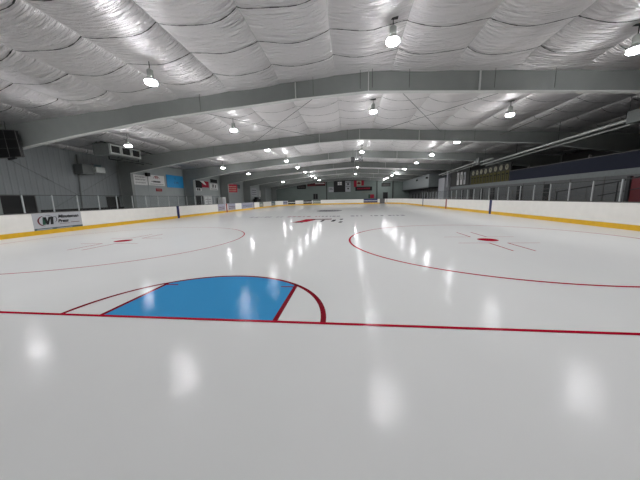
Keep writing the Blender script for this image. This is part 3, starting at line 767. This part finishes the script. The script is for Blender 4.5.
# hockey banners
for i in range(11):
    y = 24.6+.72*i
    r = empty('championship_banner', (SX-.03, y, 3.25), -PI/2, '%s gold banner hanging on the right wall, counted from the navy screen' % ['first','second','third','fourth','fifth','sixth','seventh','eighth','ninth','tenth','eleventh'][i], 'banner', 'gold banners')
    MB().box((-.27, -.02, -.5), (.27, 0, .5)).build('cloth', 'gold', r)
    MB().box((-.15, -.03, .15), (.15, -.02, .3)).box((-.04, -.03, -.35), (.04, -.02, .1)).build('lettering', 'blackfab', r)
tag(MB().box((SX-.09, 24.2, 3.775), (SX-.04, 32.4, 3.80)).build('banner_rail', 'gold'), 'thin gold rail above the row of gold banners', 'rail')
for i in range(8):
    y = 24.75+.98*i
    r = empty('round_plaque', (SX-.03, y, 4.12+(.0 if i != 4 else -.05)), -PI/2, '%s pale round plaque above the gold banners, counted from the navy screen' % ['first','second','third','fourth','fifth','sixth','seventh','eighth'][i], 'plaque', 'round plaques')
    b = MB(); b.lathe([(.27, 0), (.27, .03)], n=18, cap=True)
    for v in range(len(b.v)): x_, y_, z_ = b.v[v]; b.v[v] = (x_, -z_, y_)
    b.build('disc', 'cream', r)
    text('lettering', random.choice('238569'), .3, 'blackfab', r, (0, -.034, 0))
r = empty('banner_backing', (SX, 28.3, 2.74), 0, 'dark wall panel behind the gold banners', 'panel')
MB().box((0, -4.1, 0.01), (.12, 4.3, 1.75)).build('panel', 'darkwall', r)
# pale banners and wall blocks further down
for i, (y, z0, z1, w_) in enumerate(((34.0, 2.9, 4.5, .55), (35.0, 2.9, 4.6, .62), (36.1, 2.9, 4.6, .62))):
    r = board_sign('tall_banner', (SX-.02, y, (z0+z1)/2), -PI/2, w_, z1-z0, 'white' if i else 'silver', ['narrow grey banner on the right wall beyond the gold banners', 'first of two tall pale banners on the right wall', 'second of two tall pale banners on the right wall'][i], 'banner')
    MB().box((-.12, -.035, -.2), (.12, -.03, .5)).build('lettering', 'cap', r)
r = empty('upper_back_wall', (SX, 37.2, 2.74), 0, 'dark wall panel behind the two tall pale banners', 'panel')
MB().box((0, -4.4, 0), (.12, 1.6, 2.2)).build('panel', 'darkwall', r)
r = empty('press_box', (SX-.4, 39.8, 1.1), 0, 'pale boxy booth on the right wall beyond the tall banners', 'booth')
MB().box((-.3, -.4, -1.1), (.9, 2.3, 3.1)).build('lower_box', 'silver', r); MB().box((.0, -.9, 1.65), (.38, -.4, 4.0)).build('upper_box', 'silver', r)
# mezzanine storey running to the far wall
r = empty('mezzanine', (15.4, 52, 0), 0, 'pale upper storey overhanging the far right corner', 'building part')
MB().box((0, -9.4, 2.95), (6.5, 11.6, 5.1)).build('upper_wall', 'greyband', r)
MB().box((-.05, -9.45, 2.8), (6.5, 11.6, 2.95)).build('floor_edge', 'black', r)
MB().box((1.6, -9, 0), (1.75, 11.6, 2.8)).build('lower_wall', 'stand', r)
for i in range(7): MB().box((1.0, -9.3+1.35*i, 0), (1.1, -9.2+1.35*i, 2.8)).build('post', 'cap', r)
for i in range(5): MB().box((1.56, -3+2.6*i, .2), (1.6, -2.1+2.6*i, 2.0)).build('doorway', 'black', r)
for y in (-9, -2.5):
    MB().box((-.35, y, 4.35), (-.05, y+.3, 4.65)).build('speaker_box', 'black', r)
# bleacher rails behind the right glass
r = empty('handrail', (14.6, 10.2, 0), 0, 'dark sloping stair handrail behind the right glass', 'handrail')
b = MB(); b.tube([(0, -1.6, 2.35), (0, .6, 1.95), (0, 4.2, 1.55)], .03, 8); b.tube([(0, -1.4, 1.8), (0, 1.5, 1.3)], .02, 8)
b.build('rail', 'black', r)
b = MB()
for y, z in ((-1.5, 2.3), (.6, 1.95), (4.1, 1.56)): b.tube([(0, y, 0), (0, y, z)], .025, 8)
b.build('post', 'darkmetal', r)
r = empty('walkway_rail', (16.6, 17, 0), 0, 'thin grey walkway railing in front of the grey wall on the right', 'railing')
b = MB()
for z in (1.55, 1.8): b.tube([(0, -7, z), (0, 10, z)], .018, 6)
b.build('rail', 'cap', r); b = MB()
for i in range(8): b.tube([(0, -7+2.4*i, 0), (0, -7+2.4*i, 1.8)], .02, 6)
b.build('post', 'cap', r)
r = empty('maroon_curtain', (15.2, 9.0, 0), 0, 'maroon padded panel at the right edge behind the glass', 'panel')
MB().box((0, -3.2, .02), (.1, 1.85, 2.15)).build('pad', 'maroon', r); MB().box((-.06, 1.87, 0), (.06, 2.02, 2.2)).build('post', 'darkmetal', r)
# bench rows
r = empty('bleacher', (15.0, 22, 0), 0, 'low dark bleacher bench behind the right boards', 'bleacher')
for i in range(2): MB().box((.2+.7*i, -10, .42+.35*i), (.6+.7*i, 12, .47+.35*i)).build('seat', 'stand', r); MB().box((.35+.7*i, -10, 0), (.4+.7*i, 12, .42+.35*i)).build('support', 'darkmetal', r)

# radiant tube heaters over the stand
for (y0, y1, lab) in ((11.7, 25.6, 'long pale tube heater hung above the right stand, nearer one'), (26.6, 38, 'long pale tube heater above the right stand, farther one')):
    r = empty('tube_heater', (15.5, y0, 4.78), 0, lab, 'heater', 'tube heaters'); L_ = y1-y0
    dz = -.03*L_
    b = MB(); b.tube([(0, 0, .1), (0, L_, .1+dz)], .075, 10); b.build('burner_tube', 'galv', r, True)
    b = MB(); b.tube([(.42, 0, -.02), (.42, L_, -.02+dz)], .05, 10); b.build('return_tube', 'galv', r, True)
    MB().box((-.16, -.75, -.1), (.25, 0, .45)).build('burner_box', 'duct', r)
    MB().tube([(-.0, -.7, .0), (.3, -2.5, .12)], .07, 10).build('exhaust_tube', 'galv', r)
    b = MB()
    for t in (.0, .3, .6, .95): b.tube([(.0, L_*t+.1, .15+dz*t), (.0, L_*t+.1, roof(15.5)-4.78-.1)], .01, 5)
    b.build('hanger', 'darkmetal', r)
# horizontal strip conduit under the right ceiling
tag(MB().tube([(13.0, 12.2, 5.72), (13.0, 17.9, 5.72)], .02, 6).build('conduit', 'cap'), 'pale conduit under the right ceiling beyond the nearest frame', 'conduit')

# surface parts belong to the panel they sit on
for t in [o for o in C.objects if o.parent is None and 'category' in o]:
    kids = list(t.children)
    host = next((c for c in kids if c.name.split('.')[0] in ('panel', 'cloth', 'disc', 'gate_panel', 'casing') and c.location.length < 1e-6), None)
    if not host: continue
    for c in kids:
        if c is not host and c.name.split('.')[0] in ('lettering', 'small_print', 'emblem', 'logo_letter', 'logo_swoosh', 'bottom_band', 'border', 'latch', 'louvre', 'louvre_frame', 'outlet_hood', 'left_panel', 'lower_stripe'):
            c.parent = host
